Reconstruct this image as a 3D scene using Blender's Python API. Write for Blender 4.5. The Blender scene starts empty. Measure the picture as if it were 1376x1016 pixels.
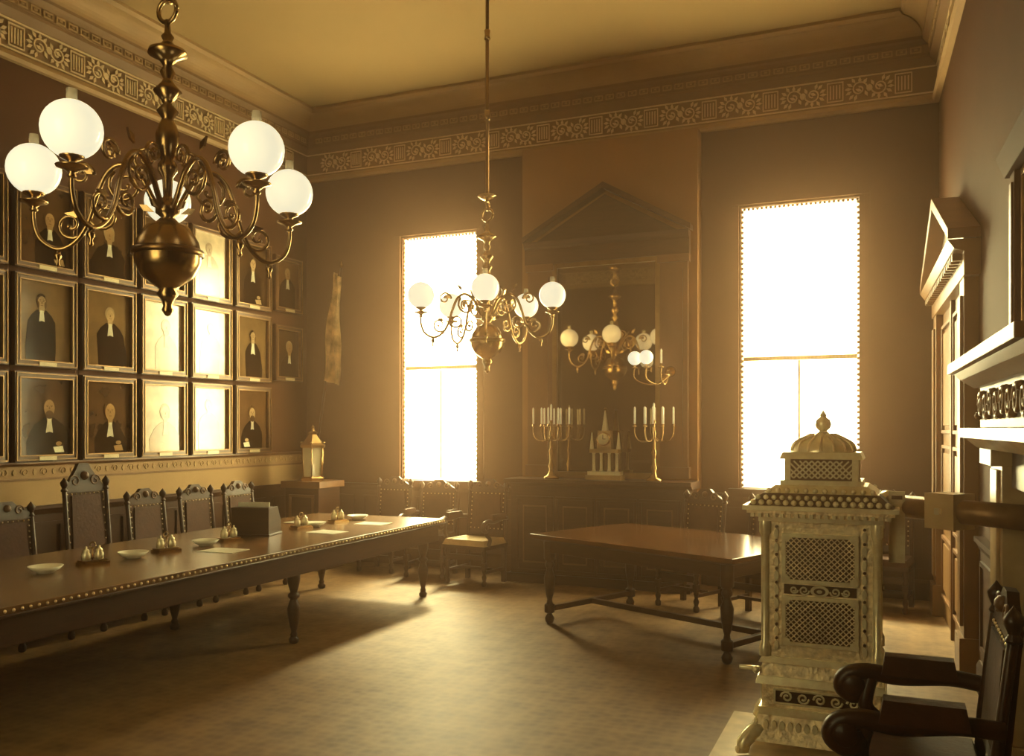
import bpy, math, random
from mathutils import Matrix, Vector
random.seed(7)
sc=bpy.context.scene
PI=math.pi
# ------------------------------------------------------------------ materials
def mat(name,col,rough=.6,metal=0.,var=.15,scale=6.,bump=0.,bscale=40.,spec=.5,emit=None,estr=0.,ior=None,stretch=None):
    m=bpy.data.materials.new(name); m.use_nodes=True
    nt=m.node_tree; p=nt.nodes['Principled BSDF']
    tc=nt.nodes.new('ShaderNodeTexCoord'); src=tc.outputs['Object']
    if stretch:
        mp=nt.nodes.new('ShaderNodeMapping'); mp.inputs['Scale'].default_value=stretch
        nt.links.new(src,mp.inputs[0]); src=mp.outputs[0]
    n=nt.nodes.new('ShaderNodeTexNoise'); n.inputs['Scale'].default_value=scale; n.inputs['Detail'].default_value=5
    nt.links.new(src,n.inputs['Vector'])
    r=nt.nodes.new('ShaderNodeValToRGB')
    r.color_ramp.elements[0].position=.3; r.color_ramp.elements[1].position=.7
    r.color_ramp.elements[0].color=tuple(c*(1-var) for c in col)+(1,)
    r.color_ramp.elements[1].color=tuple(min(1,c*(1+var)) for c in col)+(1,)
    nt.links.new(n.outputs['Fac'],r.inputs[0]); nt.links.new(r.outputs[0],p.inputs['Base Color'])
    p.inputs['Roughness'].default_value=rough; p.inputs['Metallic'].default_value=metal
    p.inputs['Specular IOR Level'].default_value=spec
    if ior: p.inputs['IOR'].default_value=ior
    if emit:
        p.inputs['Emission Color'].default_value=emit+(1,); p.inputs['Emission Strength'].default_value=estr
    if bump>0:
        n2=nt.nodes.new('ShaderNodeTexNoise'); n2.inputs['Scale'].default_value=bscale; n2.inputs['Detail'].default_value=4
        nt.links.new(tc.outputs['Object'],n2.inputs['Vector'])
        b=nt.nodes.new('ShaderNodeBump'); b.inputs['Strength'].default_value=bump; b.inputs['Distance'].default_value=.01
        nt.links.new(n2.outputs['Fac'],b.inputs['Height']); nt.links.new(b.outputs[0],p.inputs['Normal'])
    return m
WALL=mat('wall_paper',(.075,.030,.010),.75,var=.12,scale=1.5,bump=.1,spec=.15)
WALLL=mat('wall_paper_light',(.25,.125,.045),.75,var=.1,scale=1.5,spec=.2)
PLAST=mat('plaster_tan',(.42,.27,.12),.8,var=.08,scale=2)
CORN=mat('cornice_plaster',(.34,.205,.085),.7,var=.08,scale=3)
CORD=mat('cornice_dark',(.18,.095,.035),.7,var=.1,scale=3)
RELF=mat('frieze_relief',(.62,.45,.25),.65,var=.08,scale=8)
CEIL=mat('ceiling_plaster',(.37,.245,.11),.85,var=.07,scale=.6,spec=.1)
WOOD=mat('dark_wood',(.040,.014,.004),.36,var=.35,scale=5,stretch=(1,1,8),spec=.4)
WOODM=mat('mid_wood',(.15,.066,.021),.38,var=.25,scale=4,stretch=(1,1,.25))
DOORW=mat('door_wood',(.21,.11,.040),.34,var=.18,scale=4,stretch=(1,1,.25))
DADO=mat('wainscot_wood',(.060,.024,.008),.45,var=.25,scale=4,spec=.3)
TOPM=mat('table_top_leather',(.14,.07,.026),.25,var=.2,scale=5,bump=.05)
TOP2=mat('table_top_polish',(.12,.052,.018),.16,var=.3,scale=4)
LEATH=mat('leather',(.055,.018,.005),.6,var=.25,scale=12,bump=.25,spec=.2)
SEATL=mat('seat_cover',(.6,.45,.24),.6,var=.15,scale=12)
BRASS=mat('brass',(.46,.30,.13),.24,1.,var=.18,scale=10)
BRASSD=mat('brass_dark',(.26,.15,.06),.32,1.,var=.15,scale=10)
STUD=mat('stud_brass',(.7,.52,.28),.35,1.,var=.05)
GLOBE=mat('opal_glass',(.92,.88,.75),.15,var=.02,emit=(1,.94,.68),estr=.80)  # slight glow added to the unlit globes for their white brightness
NICK=mat('stove_enamel',(.80,.65,.41),.3,.3,var=.28,scale=26,bump=.8,bscale=50)
NICKD=mat('stove_iron',(.06,.028,.011),.5,.3,var=.3,scale=20)
NICKB=mat('stove_ornament',(.95,.82,.55),.27,.45,var=.15,scale=25)
IRON=mat('pipe_iron',(.22,.12,.045),.4,.5,var=.3,scale=10)
MARB=mat('marble_grey',(.52,.38,.21),.25,var=.25,scale=4)
CHINA=mat('porcelain',(.92,.88,.70),.15,var=.03)
FRAME=mat('frame_wood',(.08,.034,.011),.32,var=.25,scale=8)
GILT=mat('frame_gilt',(.29,.16,.06),.38,.6,var=.2,scale=20)
def gl(n,c,r_=.10): return mat(n,c,r_,var=.3,scale=5,ior=1.9)
CANVS=[gl('canvas_%s'%q,c) for q,c in (('umber',(.06,.03,.01)),('warm',(.11,.055,.02)),('ochre',(.17,.10,.038)),('dusk',(.08,.04,.015)))]
CANP=gl('canvas_glare',(.66,.52,.31),.22)  # pale canvas, face and robe colours carry painted window glare
SK2=gl('painted_face_glare',(.50,.36,.19),.22); RB2=gl('painted_robe_glare',(.38,.25,.12),.22)
ROBE=gl('painted_robe',(.02,.009,.003)); SKIN=gl('painted_face',(.36,.215,.09)); SKIN2=gl('painted_face_pale',(.46,.31,.15))
HAIRM=gl('painted_hair',(.08,.04,.015)); HAIR2=gl('painted_hair_white',(.34,.24,.12)); BAND=gl('painted_bands',(.85,.76,.54))
PLAQ=mat('name_plate',(.7,.58,.34),.3,var=.1)
MIRR=mat('mirror_silver',(.34,.26,.16),.03,1.,var=.06)
MIRR2=mat('mirror_clear',(.8,.72,.5),.03,1.,var=.04)
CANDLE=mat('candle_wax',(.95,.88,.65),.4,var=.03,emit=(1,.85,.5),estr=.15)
FLAGM=mat('flag_cloth',(.70,.50,.26),.8,var=.5,scale=7)
BEAD=mat('blind_bead',(.16,.08,.025),.5,var=.1)
BASEP=mat('hearth_plate',(.60,.46,.26),.4,var=.2,scale=9)
HSHADE=mat('hearth_shade',(.02,.01,.004),.9,var=.2)  # dark colour stands in for shade inside the fireplace opening
FACE=mat('clock_dial',(.95,.9,.7),.3,var=.02)
# glass
GLASS=bpy.data.materials.new('lantern_glass'); GLASS.use_nodes=True
pn=GLASS.node_tree.nodes['Principled BSDF']; pn.inputs['Base Color'].default_value=(.95,.85,.6,1); pn.inputs['Roughness'].default_value=.05; pn.inputs['Alpha'].default_value=.35
# sheer blind
def sheer(name,lo,hi,ct,cl):
    M_=bpy.data.materials.new(name); M_.use_nodes=True
    nt=M_.node_tree; nt.nodes.clear()
    o=nt.nodes.new('ShaderNodeOutputMaterial'); t=nt.nodes.new('ShaderNodeBsdfTransparent'); tl=nt.nodes.new('ShaderNodeBsdfTranslucent'); mx=nt.nodes.new('ShaderNodeMixShader')
    w=nt.nodes.new('ShaderNodeTexWave'); w.inputs['Scale'].default_value=9; w.inputs['Distortion'].default_value=1.5; w.bands_direction='X'
    tc=nt.nodes.new('ShaderNodeTexCoord'); nt.links.new(tc.outputs['Object'],w.inputs[0])
    mr=nt.nodes.new('ShaderNodeMapRange'); mr.inputs[3].default_value=lo; mr.inputs[4].default_value=hi
    nt.links.new(w.outputs['Fac'],mr.inputs[0]); nt.links.new(mr.outputs[0],mx.inputs[0])
    t.inputs[0].default_value=ct; tl.inputs[0].default_value=cl
    nt.links.new(t.outputs[0],mx.inputs[1]); nt.links.new(tl.outputs[0],mx.inputs[2]); nt.links.new(mx.outputs[0],o.inputs[0])
    return M_
BLIND=sheer('sheer_blind',.45,.55,(.95,.93,.85,1),(.95,.92,.8,1))
BARSHADE=sheer('sash_bar_shade',.4,.6,(.16,.14,.10,1),(.12,.105,.075,1))  # tint imitates sash bars darkening the blind from behind
# carpet
CARP=bpy.data.materials.new('carpet'); CARP.use_nodes=True
nt=CARP.node_tree; p=nt.nodes['Principled BSDF']; tc=nt.nodes.new('ShaderNodeTexCoord')
vo=nt.nodes.new('ShaderNodeTexVoronoi'); vo.inputs['Scale'].default_value=3.2; vo.inputs['Randomness'].default_value=0.0; vo.feature='F1'
vo2=nt.nodes.new('ShaderNodeTexVoronoi'); vo2.inputs['Scale'].default_value=14; vo2.inputs['Randomness'].default_value=.5
no=nt.nodes.new('ShaderNodeTexNoise'); no.inputs['Scale'].default_value=6; no.inputs['Detail'].default_value=12
for n_ in (vo,vo2,no): nt.links.new(tc.outputs['Object'],n_.inputs['Vector'])
a1=nt.nodes.new('ShaderNodeMath'); a1.operation='MULTIPLY'; a1.inputs[1].default_value=.26; nt.links.new(vo.outputs['Distance'],a1.inputs[0])
a2=nt.nodes.new('ShaderNodeMath'); a2.operation='MULTIPLY_ADD'; a2.inputs[1].default_value=.36; nt.links.new(vo2.outputs['Distance'],a2.inputs[0]); nt.links.new(a1.outputs[0],a2.inputs[2])
a3=nt.nodes.new('ShaderNodeMath'); a3.operation='MULTIPLY_ADD'; a3.inputs[1].default_value=.6; nt.links.new(no.outputs['Fac'],a3.inputs[0]); nt.links.new(a2.outputs[0],a3.inputs[2])
r=nt.nodes.new('ShaderNodeValToRGB'); r.color_ramp.elements[0].position=.34; r.color_ramp.elements[1].position=.74
r.color_ramp.elements[0].color=(.105,.054,.019,1); r.color_ramp.elements[1].color=(.25,.145,.056,1)
nt.links.new(a3.outputs[0],r.inputs[0]); nt.links.new(r.outputs[0],p.inputs['Base Color'])
p.inputs['Roughness'].default_value=.55; p.inputs['Specular IOR Level'].default_value=.4
bm_=nt.nodes.new('ShaderNodeBump'); bm_.inputs['Strength'].default_value=.3; bm_.inputs['Distance'].default_value=.01
nt.links.new(a3.outputs[0],bm_.inputs['Height']); nt.links.new(bm_.outputs[0],p.inputs['Normal'])
# ------------------------------------------------------------------ builder
def cr(pts,n=6):
    P=[Vector(q) for q in pts]; out=[]
    for i in range(len(P)-1):
        p0=P[max(i-1,0)];p1=P[i];p2=P[i+1];p3=P[min(i+2,len(P)-1)]
        for k in range(n):
            t=k/n
            out.append(.5*((2*p1)+(p2-p0)*t+(2*p0-5*p1+4*p2-p3)*t*t+(3*p1-p0-3*p2+p3)*t**3))
    out.append(P[-1]); return out
class B:
    def __init__(s): s.v=[];s.f=[];s.fm=[];s.fs=[];s.mats=[];s.M=Matrix()
    def add(s,vs,fs,m,sm=False):
        o=len(s.v); s.v+= [tuple(s.M@Vector(q)) for q in vs]
        if m not in s.mats: s.mats.append(m)
        k=s.mats.index(m)
        for f in fs: s.f.append([i+o for i in f]); s.fm.append(k); s.fs.append(sm)
    def bb(s,x0,x1,y0,y1,z0,z1,m,tx=0,ty=0):
        vs=[(x0,y0,z0),(x1,y0,z0),(x1,y1,z0),(x0,y1,z0),(x0+tx,y0+ty,z1),(x1-tx,y0+ty,z1),(x1-tx,y1-ty,z1),(x0+tx,y1-ty,z1)]
        s.add(vs,[(0,3,2,1),(4,5,6,7),(0,1,5,4),(1,2,6,5),(2,3,7,6),(3,0,4,7)],m)
    def box(s,c,d,m,tx=0,ty=0):
        s.bb(c[0]-d[0]/2,c[0]+d[0]/2,c[1]-d[1]/2,c[1]+d[1]/2,c[2]-d[2]/2,c[2]+d[2]/2,m,tx,ty)
    def lathe(s,pr,m,c=(0,0,0),n=20,sm=True,rot=0):
        vs=[];fs=[]
        for r_,z in pr:
            for k in range(n):
                a=2*PI*k/n+rot; vs.append((c[0]+r_*math.cos(a),c[1]+r_*math.sin(a),c[2]+z))
        for i in range(len(pr)-1):
            for k in range(n):
                k2=(k+1)%n; fs.append((i*n+k,i*n+k2,(i+1)*n+k2,(i+1)*n+k))
        fs.append(tuple(range(n-1,-1,-1))); fs.append(tuple((len(pr)-1)*n+k for k in range(n)))
        s.add(vs,fs,m,sm)
    def sph(s,c,r_,m,n=16,sz=1.):
        k=max(4,n//2); s.lathe([(max(1e-4,r_*math.sin(PI*i/k)),-r_*sz*math.cos(PI*i/k)) for i in range(k+1)],m,c,n)
    def tube(s,pts,r_,m,n=8,sm=True):
        P=[Vector(q) for q in pts]; N=len(P)
        R=r_ if isinstance(r_,(list,tuple)) else [r_]*N
        if len(R)!=N: R=[R[0]+(R[-1]-R[0])*i/(N-1) for i in range(N)]
        up=None; vs=[];fs=[]
        for i in range(N):
            T=(P[min(i+1,N-1)]-P[max(i-1,0)]).normalized()
            if up is None:
                up=Vector((0,0,1)) if abs(T.z)<.9 else Vector((1,0,0))
            up=(up-T*up.dot(T)).normalized(); sd=T.cross(up)
            for k in range(n):
                a=2*PI*k/n; vs.append(tuple(P[i]+up*math.cos(a)*R[i]+sd*math.sin(a)*R[i]))
        for i in range(N-1):
            for k in range(n):
                k2=(k+1)%n; fs.append((i*n+k,i*n+k2,(i+1)*n+k2,(i+1)*n+k))
        fs.append(tuple(range(n-1,-1,-1))); fs.append(tuple((N-1)*n+k for k in range(n)))
        s.add(vs,fs,m,sm)
    def prism(s,poly,y0,y1,m,sm=False):   # poly in (x,z), extruded along y
        n=len(poly); vs=[(a,y0,b_) for a,b_ in poly]+[(a,y1,b_) for a,b_ in poly]
        fs=[tuple(range(n)),tuple(range(2*n-1,n-1,-1))]+[(i,i+n,(i+1)%n+n,(i+1)%n) for i in range(n)]
        s.add(vs,fs,m,sm)
    def prof(s,poly,x0,x1,m,e0=0.,e1=0.,sm=False):   # poly in (y,z) extruded along x ; mitre e*y
        n=len(poly); vs=[(x0+e0*a,a,b_) for a,b_ in poly]+[(x1-e1*a,a,b_) for a,b_ in poly]
        fs=[tuple(range(n)),tuple(range(2*n-1,n-1,-1))]+[(i,i+n,(i+1)%n+n,(i+1)%n) for i in range(n)]
        s.add(vs,fs,m,sm)
    def ell(s,cx,cz,rx,rz,y0,y1,m,n=18):
        s.prism([(cx+rx*math.cos(2*PI*k/n),cz+rz*math.sin(2*PI*k/n)) for k in range(n)],y0,y1,m)
    def strip(s,pts,w,y0,y1,m):  # ribbon in xz plane
        P=[Vector((a,b_)) for a,b_ in pts]; L=[];Rr=[]
        N=len(P)
        for i in range(N):
            T=(P[min(i+1,N-1)]-P[max(i-1,0)])
            T=T.normalized() if T.length>0 else Vector((1,0)); nn=Vector((-T.y,T.x))*w/2
            L.append(P[i]+nn);Rr.append(P[i]-nn)
        vs=[(q.x,y0,q.y) for q in L]+[(q.x,y0,q.y) for q in Rr]+[(q.x,y1,q.y) for q in L]+[(q.x,y1,q.y) for q in Rr]
        fs=[]
        for i in range(N-1):
            fs+=[(i,i+1,N+i+1,N+i),(2*N+i,3*N+i,3*N+i+1,2*N+i+1),(i,2*N+i,2*N+i+1,i+1),(N+i,N+i+1,3*N+i+1,3*N+i)]
        s.add(vs,fs,m)
    def frame(s,x0,x1,z0,z1,w,y0,y1,m):
        s.bb(x0,x1,y0,y1,z0,z0+w,m); s.bb(x0,x1,y0,y1,z1-w,z1,m); s.bb(x0,x0+w,y0,y1,z0+w,z1-w,m); s.bb(x1-w,x1,y0,y1,z0+w,z1-w,m)
    def build(s,name,loc=(0,0,0),rz=0,bevel=0,seg=2,parent=None):
        me=bpy.data.meshes.new(name); me.from_pydata(s.v,[],s.f)
        for m in s.mats: me.materials.append(m)
        me.polygons.foreach_set('material_index',s.fm); me.polygons.foreach_set('use_smooth',s.fs); me.update()
        ob=bpy.data.objects.new(name,me); sc.collection.objects.link(ob)
        ob.location=loc; ob.rotation_euler=(0,0,math.radians(rz))
        if bevel:
            md=ob.modifiers.new('bevel','BEVEL'); md.width=bevel; md.segments=seg; md.limit_method='ANGLE'; md.angle_limit=math.radians(50)
        if parent: ob.parent=parent
        return ob
def spiral(cx,cz,r0,r1,a0,turns,n=18):
    return [(cx+(r0+(r1-r0)*i/n)*math.cos(a0+turns*2*PI*i/n),cz+(r0+(r1-r0)*i/n)*math.sin(a0+turns*2*PI*i/n)) for i in range(n+1)]
# ------------------------------------------------------------------ room
XL=-7.1; YB=9.72; YN=-.5; XRF=.40; SK=.04; XRN=XRF+SK*(YB-YN); H=5.74
LW=((XL,YB,0),-90); BW=((XRF,YB,0),180); NW=((XL,YN,0),0)
RW=((XRN,YN,0),90+math.degrees(math.atan(SK)))
LLEN=YB-YN; BLEN=XRF-XL; NLEN=XRN-XL; RLEN=math.hypot(YB-YN,XRN-XRF)
b=B(); b.bb(XL-.4,XRN+.4,YN-.4,YB+.4,-.12,0,CARP); b.build('floor')
b=B(); b.bb(XL-.4,XRN+.4,YN-.4,YB+.4,H,H+.12,CEIL); b.build('ceiling')
def wall(name,fr,L,holes):
    b=B(); x=-.35; 
    for (a0,a1,z0,z1) in sorted(holes):
        b.bb(x,a0,-.35,0,0,H,WALL); b.bb(a0,a1,-.35,0,0,z0,WALL); b.bb(a0,a1,-.35,0,z1,H,WALL); x=a1
    b.bb(x,L+.35,-.35,0,0,H,WALL)
    return b.build(name,*fr)
wz0,wz1=1.06,4.07
W2=(.73,1.91); W1=(5.03,6.06)
wall('wall_back',BW,BLEN,[(W1[0],W1[1],wz0,wz1),(W2[0],W2[1],wz0,wz1-.02)])
wall('wall_left',LW,LLEN,[])
wall('wall_right',RW,RLEN,[])
W3=(3.3,4.9)
wall('wall_near',NW,NLEN,[(W3[0],W3[1],wz0,wz1)])
# cornice + frieze
def cornice(name,fr,L):
    b=B()
    b.prof([(0,4.90),(.05,4.90),(.07,4.93),(.05,4.97),(.03,4.99),(0,4.99)],0,L,CORN,1,1)
    b.prof([(0,4.99),(.02,4.99),(.02,5.27),(0,5.27)],0,L,CORD,1,1)
    b.prof([(0,5.27),(.03,5.27),(.06,5.30),(.09,5.33),(.09,5.36),(.10,5.36),(.10,5.45),(.14,5.47),(.16,5.49),(.16,5.52),(0,5.52)],0,L,CORD,1,1)
    cv=[(0,5.52),(.16,5.52)]+[(.16+.17*(1-math.cos(t*PI/2/8)),5.52+.16*math.sin(t*PI/2/8)) for t in range(1,9)]+[(.34,5.69),(.36,5.71),(.36,H),(0,H)]
    b.prof(cv,0,L,CORN,1,1)
    # key band
    n=int((L-.3)/.13); 
    for i in range(n):
        x=.16+i*.13; b.frame(x,x+.10,5.375,5.435,.012,.098,.110,CORN); b.bb(x+.035,x+.065,.098,.11,5.398,5.415,CORN)
    b.build(name,*fr)
    b=B(); u=.64; n=int(L/u); off=(L-n*u)/2
    b.bb(.03,L-.03,.015,.030,4.995,5.010,RELF); b.bb(.03,L-.03,.015,.030,5.250,5.265,RELF)
    for i in range(n):
        x=off+i*u; zc=5.13
        b.frame(x+.01,x+.17,5.03,5.23,.011,.018,.032,RELF)
        for q in range(4): b.bb(x+.04+q*.03,x+.052+q*.03,.018,.032,5.06,5.20,RELF)
        c=x+.405
        for sgn in (1,-1):
            b.strip([(c+sgn*q[0],zc+sgn*q[1]) for q in spiral(.095,0,.08,.02,PI,-1.3,16)],.014,.018,.034,RELF)
            for k,(dx,dz,an) in enumerate([(.185,.05,.6),(.195,-.03,-.5),(.04,.075,2.2),(.13,-.085,-1.2),(.03,-.05,-2),(.15,.09,1.0),(.09,.09,1.6),(.20,.01,0),(.10,-.01,.4),(.17,-.075,-.8)]):
                px,pz=c+sgn*dx,zc+sgn*dz; ca,sa=math.cos(an),math.sin(an); l=.034;w_=.017
                pts=[(l,0),(0,w_),(-l,0),(0,-w_)]
                b.prism([(px+sgn*(q[0]*ca-q[1]*sa),pz+sgn*(q[0]*sa+q[1]*ca)) for q in pts],.018,.03,RELF)
        b.ell(c,zc,.03,.035,.018,.036,RELF,8)
    nm=name.replace('trim_cornice','trim_frieze'); b.build(nm,*fr)
cornice('trim_cornice_back',BW,BLEN); cornice('trim_cornice_left',LW,LLEN); cornice('trim_cornice_right',RW,RLEN); cornice('trim_cornice_near',NW,NLEN)
# wainscot / baseboards
def wainscot(name,fr,spans,top,m):
    b=B()
    for (a0,a1) in spans:
        b.bb(a0,a1,0,.02,.2,top-.06,m); b.prof([(0,top-.08),(.03,top-.08),(.05,top-.03),(.06,top-.03),(.06,top),(0,top)],a0,a1,m)
        n=max(1,round((a1-a0)/.75)); w_=(a1-a0)/n
        for i in range(n): b.frame(a0+i*w_+.07,a0+(i+1)*w_-.07,.28,top-.15,.03,.018,.035,m)
    b.build(name,*fr)
    b=B()
    for (a0,a1) in spans: b.prof([(0,0),(.045,0),(.045,.17),(.03,.2),(0,.2)],a0,a1,m)
    b.build(name.replace('trim_wainscot','baseboard'),*fr)
wainscot('trim_wainscot_back',BW,[(.05,2.26),(4.42,BLEN-.06)],1.0,DADO)
wainscot('trim_wainscot_left',LW,[(0.07,LLEN)],1.0,DADO)
wainscot('trim_wainscot_right',RW,[(.05,3.5),(5.65,7.0),(9.95,RLEN-.08)],1.0,DADO)
wainscot('trim_wainscot_near',NW,[(.07,NLEN-.1)],1.0,DADO)
# light dado band on left wall
b=B(); b.bb(.03,LLEN-.03,0,.012,1.0,1.23,PLAST); b.bb(.03,LLEN-.03,0,.02,1.23,1.25,CORD); b.bb(.03,LLEN-.03,0,.014,1.25,1.36,CORN); b.prof([(0,1.36),(.03,1.36),(.04,1.38),(.04,1.395),(0,1.395)],.0,LLEN,WOODM)
n=int((LLEN-.2)/.2)
for i in range(n):
    c=.15+i*.2
    b.strip(spiral(c,1.305,.04,.01,0,1.3,12),.010,.012,.02,PLAST); b.ell(c+.1,1.305,.02,.03,.012,.02,PLAST,6)
b.build('trim_dado_band',*LW)
# ------------------------------------------------------------------ windows
def window(name,fr,a0,a1,z0,z1):
    b=B(); g=.10
    b.frame(a0,a1,z0,z1,.03,-.22,-.16,WOODM)
    mid=(z0+z1)/2-.12
    b.bb(a0,a1,-.22,-.17,mid-.02,mid+.02,WOODM); 
    b.bb((a0+a1)/2-.012,(a0+a1)/2+.012,-.21,-.18,z0,mid,WOODM)
    b.bb(a0-.12,a1+.12,.0,.09,z0-.06,z0-.005,WOOD)        # sill
    b.bb(a0-.10,a0-.02,0,.03,z0,z1+.10,WALL); b.bb(a1+.02,a1+.10,0,.03,z0,z1+.10,WALL); b.bb(a0-.10,a1+.10,0,.04,z1+.02,z1+.12,WALL)
    b.bb(a0+.005,a1-.005,-.06,-.057,z0+.005,z1-.005,BLIND)
    b.bb(a0+.02,a1-.02,-.054,-.052,mid-.022,mid+.022,BARSHADE); b.bb((a0+a1)/2-.012,(a0+a1)/2+.012,-.054,-.052,z0+.02,mid-.023,BARSHADE)  # strips laid over the blind as painted shade of the sash bars
    # bead fringe of blind
    n=int((z1-z0)/.055)
    for i in range(n):
        z=z0+.03+i*.055
        for x in (a0+.012,a1-.012): b.sph((x,-.03,z),.018,BEAD,6)
    n=int((a1-a0)/.045)
    for i in range(n): b.sph((a0+.02+i*.045,-.03,z1-.02),.016,BEAD,6)
    b.build(name,*fr)
window('window_1',BW,W1[0],W1[1],wz0,wz1); window('window_2',BW,W2[0],W2[1],wz0,wz1-.02); window('window_3',NW,W3[0],W3[1],wz0,wz1)
LC=(1,.81,.45)
def skylight(name,x,y,rx,w_,h_,zc,P):
    l=bpy.data.lights.new(name,'AREA'); l.shape='RECTANGLE'; l.size=w_; l.size_y=h_; l.energy=P; l.color=LC
    ob=bpy.data.objects.new(name,l); sc.collection.objects.link(ob); ob.location=(x,y,zc); ob.rotation_euler=(math.radians(rx),0,0); return ob
skylight('daylight_window_1',XRF-(W1[0]+W1[1])/2,YB+.36,-90,1.2,3.2,2.56,1150)
skylight('daylight_window_2',XRF-(W2[0]+W2[1])/2,YB+.36,-90,1.35,3.2,2.56,760)
skylight('daylight_window_3',XL+(W3[0]+W3[1])/2,YN-.36,90,1.7,3.2,2.56,135)
sd=Vector((.44,-.85,-.92)).normalized()
sl=bpy.data.lights.new('low_sun','AREA'); sl.shape='DISK'; sl.size=2.6; sl.energy=66000; sl.color=(1,.82,.46)
so=bpy.data.objects.new('low_sun',sl); sc.collection.objects.link(so); so.location=Vector((-3.0,9.8,2.6))-sd*14
so.rotation_euler=sd.to_track_quat('-Z','Y').to_euler()
wd=bpy.data.worlds.new('world'); sc.world=wd; wd.use_nodes=True
wd.node_tree.nodes['Background'].inputs[0].default_value=(1,.85,.45,1); wd.node_tree.nodes['Background'].inputs[1].default_value=.3
vs_=wd.node_tree.nodes.new('ShaderNodeVolumeScatter'); vs_.inputs['Density'].default_value=.023; vs_.inputs['Anisotropy'].default_value=.87; vs_.inputs['Color'].default_value=(1,.64,.40,1)
wd.node_tree.links.new(vs_.outputs[0],wd.node_tree.nodes['World Output'].inputs['Volume'])
# ------------------------------------------------------------------ chimney breast + pier mirror
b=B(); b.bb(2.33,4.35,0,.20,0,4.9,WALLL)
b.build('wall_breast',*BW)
b=B(); y=.20; s0,s1=2.40,4.28; c=(s0+s1)/2
for a in (2.42,3.95):
    b.bb(a,a+.30,y,y+.08,1.16,3.55,WOODM); b.bb(a+.05,a+.25,y+.08,y+.10,1.35,3.40,WOODM); b.bb(a-.02,a+.32,y,y+.11,1.16,1.28,WOODM); b.bb(a-.02,a+.32,y,y+.11,3.47,3.55,WOODM)
b.prof([(y,3.55),(y+.10,3.55),(y+.10,3.72),(y+.13,3.74),(y+.15,3.80),(y,3.80)],s0,s1,WOOD)
b.prism([(s0+.1,3.80),(s1-.1,3.80),(c,4.28)],y,y+.06,WOOD)
for sg in (-1,1):
    e=(c+sg*(s1-c+.02)); b.prism([(e,3.80),(e,3.86),(c,4.40),(c,4.33)],y,y+.14,WOOD)
b.bb(2.72,3.95,y,y+.02,1.16,3.55,WOOD)
b.frame(2.72,3.95,1.16,3.55,.05,y+.02,y+.08,BRASSD)
ya=y+.035
b.add([(2.77,ya,1.21),(3.90,ya,1.21),(3.90,ya,3.50),(2.77,ya,3.50)],[(0,1,2,3)],MIRR)
b.build('pier_mirror',*BW)
# two-light gas bracket added to imitate a chandelier reflection in the mirror
b=B(); b.M=Matrix.Translation((2.60,.30,2.30))@Matrix.Rotation(PI/2,4,'X')@Matrix.Rotation(PI,4,'X'); b.lathe([(.001,-.0),(.06,.0),(.05,.02),(.02,.035),(.001,.04)],BRASS,n=16); b.M=Matrix()
b.tube(cr([(2.60,.31,2.30),(2.60,.38,2.26),(2.66,.44,2.27)],5),.010,BRASS,8)
for tx,ty,gr in ((2.94,.48,.075),(2.79,.58,.075),(2.66,.46,0)):
    b.tube(cr([(2.60,.37,2.26),((2.60+tx)/2,(.37+ty)/2,2.16),(tx,ty,2.22),(tx,ty,2.34)],6),.008,BRASS,8)
    b.lathe([(.001,0),(.035,.005),(.036,.012),(.012,.02),(.014,.05),(.001,.05)],BRASS,(tx,ty,2.33),12)
    if gr: b.sph((tx,ty,2.44),gr,GLOBE,20)
    else: b.lathe([(.011,0),(.011,.15),(.001,.165)],CANDLE,(tx,ty,2.37),8)
b.build('lamp_reflection_standin',*BW)
b=B(); b.bb(2.36,4.32,.21,.60,0,1.06,WOOD); b.prof([(.21,1.06),(.62,1.06),(.66,1.10),(.68,1.10),(.68,1.14),(.21,1.14)],2.30,4.38,WOOD)
for i in range(4):
    x=2.42+i*.465; b.frame(x,x+.44,.12,.95,.03,.60,.62,WOOD); b.frame(x+.08,x+.36,.22,.85,.015,.60,.612,WOODM)
b.bb(2.32,4.36,.21,.64,0,.1,WOOD)
b.build('console_cabinet',*BW,bevel=.004)
# candelabra
def candelabra(X,Y,Z):
    b=B()
    b.lathe([(.085,0),(.085,.02),(.06,.04),(.03,.07),(.02,.1),(.035,.14),(.02,.18),(.015,.26),(.03,.30),(.015,.34),(.013,.46),(.025,.5),(.012,.54),(.01,.60),(.02,.62),(.02,.64),(.001,.645)],BRASS,n=14)
    for k in range(8):
        a=2*PI*k/8+.2; R=.20 if k%2==0 else .13; zz=.60
        ca,sa=math.cos(a),math.sin(a)
        b.tube([(q.x*ca,q.x*sa,q.z) for q in cr([(.01,0,.46),(R*.4,0,.42),(R*.8,0,.43),(R,0,.50),(R,0,zz-.02)],5)],.006,BRASS,6)
        b.lathe([(.001,0),(.022,.003),(.024,.01),(.01,.012),(.012,.03),(.001,.03)],BRASS,(R*ca,R*sa,zz-.03),10)
        b.lathe([(.011,0),(.011,.17),(.001,.185)],CANDLE,(R*ca,R*sa,zz),8)
    b.lathe([(.011,0),(.011,.17),(.001,.185)],CANDLE,(0,0,.64),8)
    b.build('candelabra',(X,Y,Z))
candelabra(-3.47,9.19,1.14); candelabra(-2.32,9.19,1.14)
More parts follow.
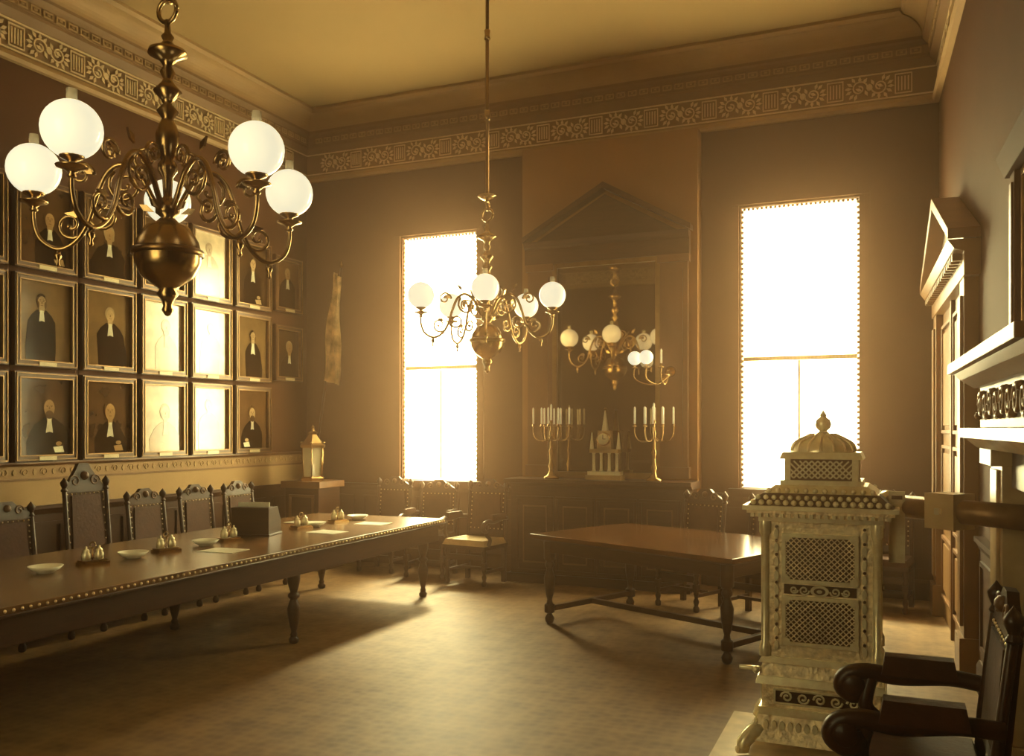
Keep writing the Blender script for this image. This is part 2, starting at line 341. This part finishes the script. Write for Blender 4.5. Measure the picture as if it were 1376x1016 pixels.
# portico clock
b=B(); b.bb(-.2,.2,-.08,.08,0,.05,MARB); b.bb(-.18,.18,-.07,.07,.05,.09,CHINA)
for x in (-.13,-.045,.045,.13): b.lathe([(.025,0),(.018,.02),(.015,.18),(.022,.2)],CHINA,(x,0,.09),10)
b.bb(-.16,.16,-.06,.06,.29,.33,MARB)
b.box((0,0,.43),(.16,.09,.2),MARB,.01,0)
b.M=Matrix.Translation((0,-.06,.44))@Matrix.Rotation(PI/2,4,'X'); b.lathe([(.075,-.02),(.075,.015),(.065,.02),(.001,.02)],BRASS,n=20); b.lathe([(.062,.02),(.062,.024),(.001,.024)],FACE,n=20); b.M=Matrix()
b.bb(-.003,.003,-.09,-.086,.44,.485,WOOD); b.bb(-.002,.032,-.09,-.086,.438,.443,WOOD)
b.box((0,0,.64),(.06,.06,.22),CHINA,.025,.025); b.sph((0,0,.765),.018,BRASS,8)
for x in (-.15,.15): b.box((x,0,.42),(.04,.04,.18),CHINA,.015,.015); b.sph((x,0,.52),.012,BRASS,8)
b.build('mantel_clock',(-2.88,9.28,1.14))
# ------------------------------------------------------------------ portraits
def portrait(s_,z0,w_,h_,k,glared=False):
    b=B(); fw=.055
    for (x0,x1,za,zb) in [(0,w_,0,fw),(0,w_,h_-fw,h_),(0,fw,fw,h_-fw),(w_-fw,w_,fw,h_-fw)]:
        b.bb(x0,x1,.0,.045,za,zb,FRAME)
    b.frame(fw*.2,w_-fw*.2,fw*.2,h_-fw*.2,.008,.045,.055,GILT); b.frame(fw*.85,w_-fw*.85,fw*.85,h_-fw*.85,.010,.02,.05,GILT)
    x0,x1,zb,zt=fw,w_-fw,fw,h_-fw
    b.bb(x0,x1,.0,.012,zb,zt,CANP if glared else random.choice(CANVS))
    rb=RB2 if glared else ROBE; sk=SK2 if glared else random.choice([SKIN,SKIN,SKIN2]); hr_=RB2 if glared else random.choice([HAIRM,HAIRM,HAIR2])
    half=random.random()<.35   # some show half figure larger
    sc_=random.uniform(1.0,1.28) if half else random.uniform(.8,.98)
    cx=w_/2+random.uniform(-.05,.05); hz=h_*(.60 if half else .68)+random.uniform(-.03,.03); hr=.06*sc_
    sh=random.uniform(.15,.19)*sc_; lean=random.uniform(-.03,.03)
    b.prism([(cx-sh+lean,zb),(cx-sh*1.05+lean,zb+.12),(cx-sh*.95,hz-.20*sc_),(cx-sh*.7,hz-.135*sc_),(cx-.05,hz-.08*sc_),(cx+.05,hz-.08*sc_),(cx+sh*.7,hz-.135*sc_),(cx+sh*.95,hz-.20*sc_),(cx+sh*1.05+lean,zb+.12),(cx+sh+lean,zb)],.012,.014,rb)
    b.ell(cx+.004,hz+.016*sc_,hr*1.02,hr*1.2,.0135,.0155,hr_); b.prism([(cx-.028,hz-.1*sc_),(cx+.028,hz-.1*sc_),(cx+.03,hz-.02),(cx-.03,hz-.02)],.014,.0155,sk)
    b.ell(cx,hz-.004,hr*.80,hr*1.12,.0145,.0165,sk)
    for sg in (-1,1):
        b.ell(cx+sg*.019*sc_,hz+.010,.008,.0045,.016,.0172,hr_,8)
        b.prism([(cx+sg*.009*sc_,hz+.022),(cx+sg*.030*sc_,hz+.018),(cx+sg*.030*sc_,hz+.022),(cx+sg*.009*sc_,hz+.026)],.016,.0171,hr_)
    b.prism([(cx-.004,hz+.010),(cx+.004,hz+.010),(cx+.008,hz-.014),(cx-.008,hz-.014)],.016,.0171,CANVS[2])
    st=k%4
    if st==1: b.ell(cx,hz-.055*sc_,.036*sc_,.034*sc_,.016,.0173,hr_)
    if st==3:
        for sg in (-1,1): b.ell(cx+sg*.042*sc_,hz-.025,.012,.032,.016,.0173,hr_,10)
    b.bb(cx-.014,cx+.014,.0165,.0176,hz-.036*sc_,hz-.031*sc_,CANVS[1])
    bw=random.uniform(.7,1.1)
    if not glared or k%2: b.prism([(cx-.018,hz-.085*sc_),(cx+.018,hz-.085*sc_),(cx+.04*bw,hz-.085*sc_-.14*bw),(cx+.004,hz-.085*sc_-.13*bw),(cx-.004,hz-.085*sc_-.13*bw),(cx-.04*bw,hz-.085*sc_-.14*bw)],.0145,.0165,CANP if glared else BAND)
    if st in (1,2) and not glared:
        hx=cx+random.choice((-1,1))*.10; b.ell(hx,zb+.1,.032,.02,.014,.016,sk); b.prism([(hx-.06,zb+.02),(hx+.04,zb+.02),(hx+.06,zb+.07),(hx-.04,zb+.08)],.014,.0155,BAND if st==1 else sk)
    b.bb(w_/2-.09,w_/2+.09,.045,.058,.008,.042,PLAQ)
    b.build('portrait_painting',(XL+.004,YB-s_,z0),-90)
rows=[(1.40,.80),(2.25,.82),(3.12,.82)]
kk=0
for ri,(z0,h_) in enumerate(rows):
    for ci in range(7):
        Yc=4.74+.71*ci
        if ci==6 : 
            if ri==0: continue
            portrait(YB-(9.02+.55),z0+.04,.55,.70,kk); kk+=1; continue
        portrait(YB-(Yc+.65),z0,.65,h_,kk,glared=(ci in (3,4) and ri<2) or (ci==4 and ri==2)); kk+=1  # these columns get window glare put into their colours
# ------------------------------------------------------------------ chandeliers
def chandelier(X,Y,Z,angs):
    b=B()
    pr=[(.001,.72),(.012,.72),(.015,.66),(.03,.64),(.02,.62),(.035,.60),(.085,.575),(.09,.555),(.04,.53),(.02,.50),(.035,.47),(.02,.44),(.03,.42),(.065,.38),(.03,.34),(.02,.32),(.05,.285),(.025,.25),(.04,.22),(.055,.17),(.05,.1),(.03,.05),(.045,.03),(.045,0),(.025,-.03),(.02,-.12),(.03,-.14),(.055,-.16),(.055,-.2),(.03,-.22),(.06,-.25),(.1,-.265),(.11,-.28),(.14,-.33),(.155,-.39),(.15,-.44),(.12,-.5),(.07,-.54),(.035,-.56),(.05,-.585),(.03,-.61),(.02,-.64),(.028,-.66),(.012,-.685),(.001,-.69)]
    b.lathe(pr[::-1],BRASS,n=28)
    b.lathe([(.152,-.405),(.165,-.40),(.165,-.375),(.152,-.37)],BRASSD,n=28)
    # hook rings
    b.tube([(.055*math.cos(t),0,.765+.055*math.sin(t)) for t in [2*PI*i/20 for i in range(21)]],.011,BRASS,8)
    b.tube([(0,.04*math.cos(t),.85+.045*math.sin(t)) for t in [2*PI*i/20 for i in range(21)]],.010,BRASS,8)
    b.lathe([(.001,.89),(.02,.895),(.05,.91),(.09,.935),(.085,.945),(.03,.955),(.018,.98)],BRASS,n=20)
    top=H-Z
    b.lathe([(.017,.95),(.017,top-.02)],BRASSD,n=12)
    for z in (1.68,2.42): b.lathe([(.017,z-.05),(.03,z-.04),(.022,z),(.03,z+.04),(.017,z+.05)],BRASS,n=12)
    b.lathe([(.017,top-.1),(.05,top-.06),(.1,top-.02),(.11,top)],BRASS,n=20)
    for a in angs:
        b.M=Matrix.Rotation(math.radians(a),4,'Z')
        arm=cr([(.03,0,-.19),(.07,0,-.13),(.13,0,-.02),(.21,0,.03),(.28,0,-.01),(.33,0,-.12),(.37,0,-.25),(.43,0,-.34),(.51,0,-.375),(.59,0,-.33),(.62,0,-.25),(.62,0,-.17)],5)
        b.tube(arm,[.014,.010],BRASS,8)
        for cx,cz,r0,a0,tn in [(.195,-.07,.085,.9,-1.6),(.295,-.215,.07,-.1,-1.3),(.45,-.26,.07,-2.6,1.3),(.10,.06,.06,-1.2,1.4),(.40,-.02,.06,PI,-1.25)]:
            sp=spiral(cx,cz,r0,.012,a0,tn,20); b.tube([(q[0],0,q[1]) for q in sp],[.010,.006],BRASS,7); b.sph((sp[-1][0],0,sp[-1][1]),.013,BRASS,8)
        for (lx,lz,an) in [(.24,.06,.9),(.34,-.02,.5),(.405,-.22,.2),(.13,-.16,3.6)]:
            ca,sa=math.cos(an),math.sin(an); P=[(0,.0),(.03,.018),(.075,0),(.03,-.014)]
            b.prism([(lx+q[0]*ca-q[1]*sa,lz+q[0]*sa+q[1]*ca) for q in P],-.006,.006,BRASS)
        b.lathe([(.001,-.46),(.012,-.45),(.006,-.43),(.018,-.41),(.012,-.385)],BRASS,(.51,0,0),10)
        b.lathe([(.012,-.20),(.02,-.19),(.012,-.18),(.03,-.165),(.062,-.155),(.064,-.148),(.02,-.145),(.018,-.13),(.045,-.118),(.05,-.108),(.03,-.105)],BRASS,(.62,0,0),16)
        b.sph((.62,0,0),.12,GLOBE,32)
        b.lathe([(.022,.112),(.022,.165),(.019,.165)],GLASS,(.62,0,0),12)
    b.M=Matrix(); b.build('chandelier',(X,Y,Z))
chandelier(-3.18,3.26,2.92,[k*72-105+23.2 for k in range(5)])
chandelier(-3.44,7.45,2.89,[k*72-90+23.2 for k in range(5)])
# ------------------------------------------------------------------ long council table
LEG=[(.02,0),(.032,.01),(.036,.04),(.022,.06),(.026,.08),(.018,.10),(.03,.16),(.042,.24),(.045,.30),(.030,.36),(.024,.38),(.04,.40),(.04,.42),(.024,.44),(.038,.50),(.045,.54),(.045,.62)]
b=B(); x0,x1,y0,y1=-5.74,-4.19,2.2,8.06
b.bb(x0,x1,y0,y1,.735,.78,TOPM)
b.bb(x0+.05,x1-.05,y0+.05,y1-.05,.56,.735,WOOD)
for a in (x0-.002,x1+.002):
    n=int((y1-y0)/.05)
    for i in range(n): b.sph((a,y0+.03+i*.05,.758),.010,STUD,6)
    b.bb(a-.012,a+.012,y0,y1,.725,.74,WOOD)
for a in (y0-.002,y1+.002):
    n=int((x1-x0)/.05)
    for i in range(n): b.sph((x0+.03+i*.05,a,.758),.010,STUD,6)
for yy in (2.35,5.80,7.9):
    for xx in (-5.58,-4.36):
        b.box((xx,yy,.62),(.11,.11,.1),WOOD); b.lathe([(r_*1.15,z*.92) for r_,z in LEG],WOOD,(xx,yy,0),14)
b.build('council_table',bevel=.004)
def bowl(X,Y):
    b=B(); b.lathe([(.001,0),(.05,0),(.055,.008),(.08,.02),(.105,.045),(.10,.045),(.075,.026),(.04,.014),(.001,.012)],CHINA,n=28); b.build('porcelain_bowl',(X,Y,.781))
for Y in (4.04,4.75,5.47,6.9,7.62): bowl(-4.95,Y)
def inkstand(X,Y):
    b=B(); b.bb(-.09,.09,-.06,.06,0,.02,BRASS); b.bb(-.08,.08,-.05,.05,.02,.03,BRASSD)
    for x in (-.045,.045): b.lathe([(.028,.03),(.03,.07),(.02,.085),(.024,.09),(.02,.10),(.006,.11),(.008,.12),(.001,.125)],NICKB,(x,0,0),14)
    b.tube([(0,.0,.03),(0,0,.11)],.005,BRASS,6); b.tube([(.0+.02*math.cos(t),0,.13+.02*math.sin(t)) for t in [2*PI*i/12 for i in range(13)]],.004,BRASS,6)
    b.build('inkstand',(X,Y,.781),75)
for Y in (4.42,5.08,5.76,6.72,7.30): inkstand(-4.97,Y)
b=B(); b.prof([(-.13,0),(.13,0),(.13,.12),(.06,.24),(-.13,.24)],-.17,.17,WOOD); b.bb(-.18,.18,-.14,.14,0,.015,WOOD); b.bb(-.14,.14,-.05,-.03,.24,.28,CHINA)
b.build('writing_box',(-5.07,6.22,.781),15,bevel=.004)
b=B()
for i,(X,Y,a) in enumerate([(-4.62,5.3,.1),(-4.6,6.6,-.1),(-4.6,7.35,.05),(-5.3,7.2,.05)]):
    b.M=Matrix.Translation((X,Y,.7805))@Matrix.Rotation(a,4,'Z'); b.bb(-.15,.15,-.11,.11,0,.003,CHINA)
b.M=Matrix(); b.build('paper_sheets')
# ------------------------------------------------------------------ chairs
CL=[(.018,0),(.028,.01),(.03,.04),(.018,.06),(.028,.10),(.016,.13),(.026,.17),(.022,.19)]
def chair(name,X,Y,rz,arms=False,h=1.12,crest=1,seat=LEATH,w=.5,fat=1.):
    b=B(); hw=w/2; d=.23
    for sx in (-1,1):
        x=sx*(hw-.03)
        b.lathe(CL,WOOD,(x,-d+.03,0),12); b.box((x,-d+.03,.22),(.05,.05,.07),WOOD)
        b.lathe([(.018,.25),(.027,.28),(.017,.30),(.03,.36),(.018,.39),(.025,.40)],WOOD,(x,-d+.03,0),12)
        b.box((x,d-.03,.21),(.045,.045,.42),WOOD)
        b.tube([(x,d-.03,.40),(x,d-.02,.6),(x,d+.03,h-.12)],[.021,.019],WOOD,10)
        b.lathe([(.022,-.03),(.03,-.02),(.018,0),(.03,.03),(.034,.05),(.02,.07),(.008,.085),(.001,.095)],WOOD,(x,d+.03,h-.12),12)
        b.box((x,0,.15),(.028,.40,.03),WOOD)
    b.box((0,-.0,.16),(w-.1,.028,.028),WOOD); b.box((0,-d+.03,.30),(w-.1,.02,.06),WOOD)
    b.bb(-hw,hw,-d-.01,d,.39,.43,WOOD)
    b.bb(-hw-.005,hw+.005,-d-.02,d-.03,.43,.49,seat,.025,.025)
    # back
    b.M=Matrix.Translation((0,d+.0,.56))@Matrix.Rotation(-.09,4,'X')
    bh=h-.56-.16
    b.bb(-hw+.05,hw-.05,-.015,.02,0,bh,LEATH); b.bb(-hw+.08,hw-.08,-.03,-.015,.03,bh-.03,LEATH,.02,.0)
    n=8
    for i in range(n+1):
        zz=.015+(bh-.03)*i/n
        for sx in (-1,1): b.sph((sx*(hw-.062),-.018,zz),.008,STUD,6)
    for i in range(1,n):
        xx=-(hw-.062)+2*(hw-.062)*i/n; b.sph((xx,-.018,.015),.008,STUD,6); b.sph((xx,-.018,bh-.015),.008,STUD,6)
    b.bb(-hw+.03,hw-.03,-.018,.02,-.05,0,WOOD)
    zt=bh
    if crest:
        c=crest*.07
        top=[(-hw+.04,zt),(hw-.04,zt),(hw-.05,zt+.05),(hw*.6,zt+.06+.3*c),(hw*.35,zt+.05+.9*c),(.05,zt+.06+1.25*c),(-.05,zt+.06+1.25*c),(-hw*.35,zt+.05+.9*c),(-hw*.6,zt+.06+.3*c),(-hw+.05,zt+.05)]
        b.prism(top,-.02,.02,WOOD)
        for sg in (-1,1):
            b.tube([(sg*q[0],-.024,q[1]) for q in spiral(hw*.42,zt+.05+.3*c,.035+.15*c,.01,0,1.3,12)],.007,WOODM,6)
        b.sph((0,-.02,zt+.05+.6*c),.025+.1*c,WOODM,10)
    b.M=Matrix()
    if arms:
        for sx in (-1,1):
            x=sx*(hw+.005)
            p=cr([(x*.95,d+.0,.70),(x*1.02,.1,.71),(x*1.06,-.08,.69),(x*1.06,-.20,.70),(x*1.06,-.28,.68),(x*1.06,-.30,.63),(x*1.06,-.26,.60),(x*1.06,-.225,.62),(x*1.06,-.235,.65)],5)
            b.tube(p,[.022*fat,.026*fat],WOOD,10)
            b.bb(x*1.04-.035*fat,x*1.04+.035*fat,-.15,.13,.705,.735+.03*fat,LEATH,.014,.014)
            b.tube(cr([(x,-d+.05,.43),(x*1.05,-d+.07,.50),(x*.99,-d+.02,.57),(x*1.06,-d+.04,.68)],5),[.022*fat,.018*fat],WOOD,10)
            for q in (-1,1): b.M=Matrix.Translation((x*1.06+q*.022*fat,-.255,.645))@Matrix.Rotation(PI/2,4,'Y'); b.lathe([(.001,-.012),(.022*fat,-.01),(.03*fat,0),(.022*fat,.01),(.001,.012)],WOOD,n=12); b.M=Matrix()
    return b.build(name,(X,Y,0),rz,bevel=.004)
for Y,h_,c_ in [(4.98,1.12,1),(5.74,1.30,2.2),(6.42,1.14,1),(7.08,1.14,1),(7.72,1.14,1)]: chair('council_chair',-6.28,Y,90,h=h_,crest=c_)
chair('council_chair',-5.62,9.22,0); 
chair('armchair',-4.92,9.1,6,True,h=1.10); chair('armchair',-4.24,8.88,-8,True,h=1.14,seat=SEATL,w=.54)
chair('council_chair',-1.80,8.50,-24); chair('council_chair',-1.13,8.22,-24); chair('council_chair',-.10,9.12,-8)
chair('leather_armchair',.10,3.62,-90,True,h=1.14,w=.60,fat=1.5)
# ------------------------------------------------------------------ small table
b=B(); hx,hy=1.03,.66
b.bb(-hx,hx,-hy,hy,.745,.78,TOP2); b.bb(-hx+.02,hx-.02,-hy+.02,hy-.02,.73,.745,WOOD)
b.bb(-hx+.09,hx-.09,-hy+.09,hy-.09,.62,.73,WOOD)
LG2=[(.02,0),(.036,.02),(.042,.05),(.025,.08),(.022,.09),(.045,.10),(.045,.17),(.028,.18),(.022,.21),(.035,.26),(.046,.34),(.05,.40),(.03,.46),(.024,.48),(.04,.50),(.04,.52),(.028,.54),(.05,.56),(.05,.72)]
for sx in (-1,1):
    for sy in (-1,1):
        b.lathe(LG2,WOOD,(sx*.905,sy*.54,0),16)
    b.bb(sx*.905-.025,sx*.905+.025,-.54,.54,.11,.155,WOOD)
b.bb(-.9,.9,-.025,.025,.11,.155,WOOD)
b.build('side_table',(-1.71,7.38,0),-24.4,bevel=.004)
# ------------------------------------------------------------------ stove
b=B(); W=.27; D=.23
b.bb(-.36,.36,-.30,.30,.07,.12,NICK,.02,.02); b.bb(-.33,.33,-.28,.28,.12,.20,NICK,.03,.03)
b.bb(-.30,.30,-.26,.26,.20,.24,NICKB); b.bb(-.285,.285,-.245,.245,.24,.36,NICK); b.bb(-.315,.315,-.27,.27,.36,.40,NICKB,.01,.01)
b.bb(-.30,.30,-.255,.255,.40,.47,NICK,.02,.02); b.bb(-.30,.30,-.26,.26,.47,.50,NICKB,.015,.015)
b.bb(-W,W,-D,D,.50,1.22,NICK)
for sx in (-1,1):
    for sy in (-1,1):
        b.tube(cr([(sx*.27,sy*.22,.12),(sx*.33,sy*.27,.10),(sx*.37,sy*.31,.05),(sx*.36,sy*.30,.025),(sx*.40,sy*.33,.022)],5),[.05,.018],NICKB,10)
        b.lathe([(.03,.50),(.03,.55),(.02,.57),(.02,1.12),(.03,1.14),(.03,1.22)],NICKB,(sx*W,sy*D,0),12)
def panel(b,hw_):
    for z0,z1 in [(.585,.80),(.905,1.12)]:
        b.bb(-hw_,hw_,.0,.008,z0,z1,NICKD)
        b.frame(-hw_-.02,hw_+.02,z0-.02,z1+.02,.02,.0,.018,NICKB)
        st=.028; n=int((2*hw_+z1-z0)/st)
        for i in range(n+1):
            o_=-hw_-(z1-z0)+i*st
            for sg in (1,-1):
                a=max(-hw_,o_); e=min(hw_,o_+(z1-z0))
                if e-a<.01: continue
                b.strip([(sg*a,z0+a-o_),(sg*e,z0+e-o_)],.0055,.006,.013,NICK)
        for sx in (-1,1):
            for q in (z0,z1): b.ell(sx*hw_,q,.022,.022,.0,.02,NICKB,10)
    b.bb(-hw_-.01,hw_+.01,-.001,.003,.828,.877,NICKD)
    b.ell(0,.852,.045,.028,.0,.02,NICKB); b.ell(0,.852,.028,.017,.02,.026,NICKD); b.ell(0,.852,.014,.009,.024,.03,NICKB)
    for sg in (-1,1):
        for cx,rr in ((.075,.026),(.125,.020)):
            if cx<hw_+.02: b.tube([(sg*q[0],.012,q[1]) for q in spiral(cx,.852,rr,.005,PI,1.4,14)],.005,NICKB,6)
        x_=sg*(hw_+.047)
        for i in range(9): b.ell(x_,.56+i*.072,.012,.026,.0,.012,NICKB,8); b.ell(x_,.596+i*.072,.008,.008,.0,.014,NICKD,6)
for rz_,dist,hw_ in [(0,D,.165),(90,W,.13),(180,D,.165),(-90,W,.13)]:
    b.M=Matrix.Rotation(math.radians(rz_),4,'Z')@Matrix.Translation((0,-dist,0))@Matrix.Rotation(PI,4,'Z')
    panel(b,hw_)
    b.M=b.M@Matrix.Translation((0,.015,0))
    b.bb(-hw_-.05,hw_+.05,-.002,.002,.265,.335,NICKD)
    b.frame(-hw_-.06,hw_+.06,.26,.34,.01,.0,.012,NICKB)
    for i in range(5):
        cx=-.16+i*.08
        b.tube([(q[0],.008,q[1]) for q in spiral(cx,.30,.03,.006,i*PI,1.4,14)],.006,NICKB,6)
    for i in range(14): b.ell(-.26+i*.04,.155,.014,.024,.02,.035,NICKB,8)
b.M=Matrix()
b.bb(-.30,.30,-.26,.26,1.20,1.225,NICKB); 
for z0,z1,e in [(1.225,1.245,.33),(1.245,1.262,.352),(1.262,1.285,.372)]: b.bb(-e,e,-e+.04,e-.04,z0,z1,NICK if e<.36 else NICKB)
for i in range(19):
    for sy in (-1,1): b.box((-.324+i*.036,sy*.30,1.235),(.018,.02,.02),NICKB)
b.bb(-.35,.35,-.31,.31,1.285,1.345,NICKD,.07,.07); b.bb(-.275,.275,-.235,.235,1.345,1.385,NICKB,.05,.05)
for i in range(17):
    for sy in (-1,1):
        b.sph((-.32+i*.04,sy*.30,1.30),.016,NICKB,8)
        if 0<i<16: b.sph((-.30+(i-1)*.04,sy*.275,1.325),.014,NICKB,8)
for i in range(12):
    for sy in (-1,1): b.sph((-.25+i*.0455,sy*.235,1.36),.014,NICKB,8)
b.bb(-.20,.20,-.18,.18,1.385,1.41,NICKB); b.bb(-.165,.165,-.15,.15,1.41,1.52,NICKD)
for sg in (-1,1):
    for i in range(12):
        o_=-.165+i*.03
        b.strip([(o_,1.42),(min(.165,o_+.09),1.42+min(.165,o_+.09)-o_)],.008,sg*.155-.005,sg*.155+.005,NICKB)
        b.strip([(-o_,1.42),(-min(.165,o_+.09),1.42+min(.165,o_+.09)-o_)],.008,sg*.155-.005,sg*.155+.005,NICKB)
for sx in (-1,1):
    for sy in (-1,1): b.box((sx*.165,sy*.15,1.465),(.03,.03,.12),NICKB)
b.bb(-.205,.205,-.19,.19,1.52,1.555,NICKB,.015,.015)
b.lathe([(.165,1.555),(.16,1.575),(.14,1.60),(.10,1.63),(.05,1.648),(.03,1.655),(.02,1.665),(.035,1.68),(.042,1.70),(.035,1.725),(.015,1.74),(.018,1.75),(.008,1.765),(.001,1.78)],NICKB,n=24)
for k in range(16):
    a=2*PI*k/16; b.tube(cr([(.165*math.cos(a),.165*math.sin(a),1.56),(.145*math.cos(a),.145*math.sin(a),1.605),(.06*math.cos(a),.06*math.sin(a),1.65)],4),.006,NICK,6)
b.sph((-.31,-.27,.43),.02,NICKB,10); b.tube([(-.29,-.24,.43),(-.40,-.24,.43)],.012,NICKB,8)
b.build('cast_iron_stove',(-.35,5.02,.018),0,bevel=.003)
b=B(); b.bb(-.88,.22,4.45,5.42,0,.012,BASEP); b.build('hearth_plate')
# stove pipe
b=B(); P0=Vector((-.06,5.05,1.30)); P1=Vector((.575,4.50,1.30)); dv=(P1-P0).normalized()
b.tube([P0,P1],.058,IRON,20); b.tube([P0+dv*.02,P0+dv*.06],.075,NICKB,20)
b.M=Matrix.Translation(P0+dv*.40)@Matrix.Rotation(math.atan2(dv.y,dv.x),4,'Z'); b.box((0,0,0),(.16,.15,.17),MARB); b.box((0,-.08,0),(.03,.02,.03),NICKB)
b.M=Matrix.Translation((.01,4.90,1.20)); b.box((0,0,0),(.075,.012,.36),NICKB); b.box((0,-.01,.15),(.05,.01,.02),NICKD)
b.M=Matrix(); b.build('stove_pipe')
# ------------------------------------------------------------------ door on right wall
b=B(); a0,a1=7.25,9.7; 
for a in (a0,a1-.26): b.bb(a,a+.26,0,.09,0,2.72,DOORW); b.bb(a+.05,a+.21,.09,.11,.35,2.6,DOORW); b.bb(a-.02,a+.28,0,.12,0,.28,DOORW)
b.prof([(0,2.72),(.10,2.72),(.10,2.88),(.16,2.90),(.20,2.96),(0,2.96)],a0-.1,a1+.08,DOORW)
c=(a0+a1)/2; b.prism([(a0,2.96),(a1,2.96),(c,3.42)],0,.08,WOOD)
for e in (a0-.12,a1+.10): b.prism([(e,2.96),(e,3.03),(c,3.55),(c,3.46)],0,.2,WOODM)
for i in range(20): b.box((a0+.05+i*.124,.13,2.86),(.05,.06,.05),DOORW)
d0,d1=a0+.26,a1-.26; b.bb(d0,d1,0,.03,0,2.72,DOORW)
m_=(d0+d1)/2
for (p0,p1) in ((d0,m_),(m_,d1)):
    for z0,z1 in ((.2,.75),(.85,1.55),(1.65,2.6)):
        b.frame(p0+.1,p1-.1,z0,z1,.03,.03,.055,WOODM); b.bb(p0+.17,p1-.17,.03,.045,z0+.07,z1-.07,DOORW)
b.bb(m_-.03,m_+.03,.03,.06,0,2.72,WOODM)
b.sph((m_-.1,.085,1.1),.03,BRASS,12); b.bb(m_-.12,m_-.08,.03,.05,.98,1.22,BRASS)
b.build('door_1',RW[0],RW[1],bevel=.004)
# chimney piece on right wall
b=B(); a0,a1=3.62,5.58
for a,e in ((a0,a0+.34),(a1-.34,a1)):
    b.bb(a,e,0,.14,0,1.62,MARB); b.bb(a-.02,e+.02,0,.17,0,.22,MARB); b.bb(a+.07,e-.07,.14,.155,.3,1.5,MARB); b.bb(a-.02,e+.02,0,.19,1.52,1.60,MARB)
b.prof([(0,1.60),(.20,1.60),(.26,1.65),(.28,1.65),(.28,1.70),(0,1.70)],a0-.03,a1+.03,MARB)
b.bb(a0,a1,0,.19,1.70,1.92,WOOD)
for i in range(11):
    cx=a0+.12+i*.172
    b.tube([(q[0],.20,q[1]) for q in spiral(cx,1.81,.07,.015,i*PI,1.5,18)],.012,DOORW,8); b.sph((cx+.086,.2,1.81+(.05 if i%2 else -.05)),.022,DOORW,8)
b.prof([(0,1.90),(.22,1.90),(.28,1.94),(.31,1.97),(.34,1.97),(.34,2.02),(0,2.02)],a0-.06,a1+.0,DOORW)
b.bb(a0+.34,a1-.34,0,.012,0,1.60,HSHADE); b.bb(a0+.34,a1-.34,0,.10,1.42,1.60,WOOD)
b.build('fireplace_surround',RW[0],RW[1],bevel=.004)
b=B()
for a in (a0+.02,a1-.14): b.bb(a,a+.12,0,.06,2.02,2.95,WALL); b.bb(a+.03,a+.09,.06,.07,2.1,2.9,WOODM)
b.prof([(0,2.95),(.08,2.95),(.10,3.0),(.12,3.05),(0,3.05)],a0-.04,a1+.02,WALL)
b.bb(a0+.14,a1-.14,0,.02,2.02,2.95,WOOD); b.bb(a0+.18,a1-.18,.02,.025,2.07,2.90,MIRR2); b.frame(a0+.14,a1-.14,2.02,2.95,.04,.02,.035,BRASSD)
b.build('overmantel_mirror',RW[0],RW[1],bevel=.004)
# ------------------------------------------------------------------ corner: pedestal, lantern, flag
b=B(); b.bb(-.27,.27,-.25,.25,0,.12,WOOD); b.bb(-.24,.24,-.22,.22,.12,.98,WOOD); b.bb(-.28,.28,-.26,.26,.98,1.06,WOODM); b.frame(-.18,.18,.2,.9,.03,-.24,-.22,WOODM)
b.build('pedestal_cupboard',(-6.52,9.05,0),bevel=.004)
b=B(); b.lathe([(.15,0),(.15,.03),(.13,.05)],BRASSD,n=6,sm=False); b.lathe([(.115,.05),(.135,.40)],GLASS,n=6,sm=False)
for k in range(6):
    a=2*PI*k/6; b.tube([(.12*math.cos(a),.12*math.sin(a),.04),(.14*math.cos(a),.14*math.sin(a),.41)],.008,BRASS,6); b.sph((.155*math.cos(a),.155*math.sin(a),.46),.014,BRASS,8)
b.lathe([(.16,.40),(.165,.43),(.13,.46),(.08,.52),(.05,.56),(.06,.58),(.03,.60),(.015,.63),(.02,.65),(.001,.68)],BRASSD,n=6,sm=False)
b.lathe([(.02,.04),(.02,.2),(.001,.2)],CANDLE,n=10)
b.build('lantern',(-6.52,9.05,1.06))
b=B(); b.tube([(-6.98,9.45,.0),(-6.52,9.66,3.75)],.016,WOOD,10); b.lathe([(.001,0),(.02,.02),(.028,.05),(.001,.12)],BRASS,(-6.52,9.66,3.74),10)
rows_=24; vs=[];fs=[];nc=9
for i in range(rows_+1):
    t=i/rows_; z=3.68-1.38*t; 
    for j in range(nc):
        u=j/(nc-1); wd_=.07+.16*t; px=-6.54-.09*t+ (u-.3)*wd_+.02*math.sin(t*9+j); py=9.60-.05-.045*math.sin(j*2.1+t*2.5); vs.append((px,py,z-.06*u))
for i in range(rows_):
    for j in range(nc-1): q=i*nc+j; fs.append((q,q+1,q+nc+1,q+nc))
b.add(vs,fs,FLAGM,True); b.build('flag_on_pole')
# ------------------------------------------------------------------ camera
cam=bpy.data.cameras.new('camera'); cam.lens=1200/1376*36; cam.sensor_width=36; cam.shift_y=67/1376; cam.clip_start=.05
co=bpy.data.objects.new('camera',cam); sc.collection.objects.link(co); co.location=(0,0,1.7); co.rotation_euler=(PI/2,0,math.radians(23.2)); sc.camera=co
sc.view_settings.view_transform='Standard'; sc.view_settings.look='None'
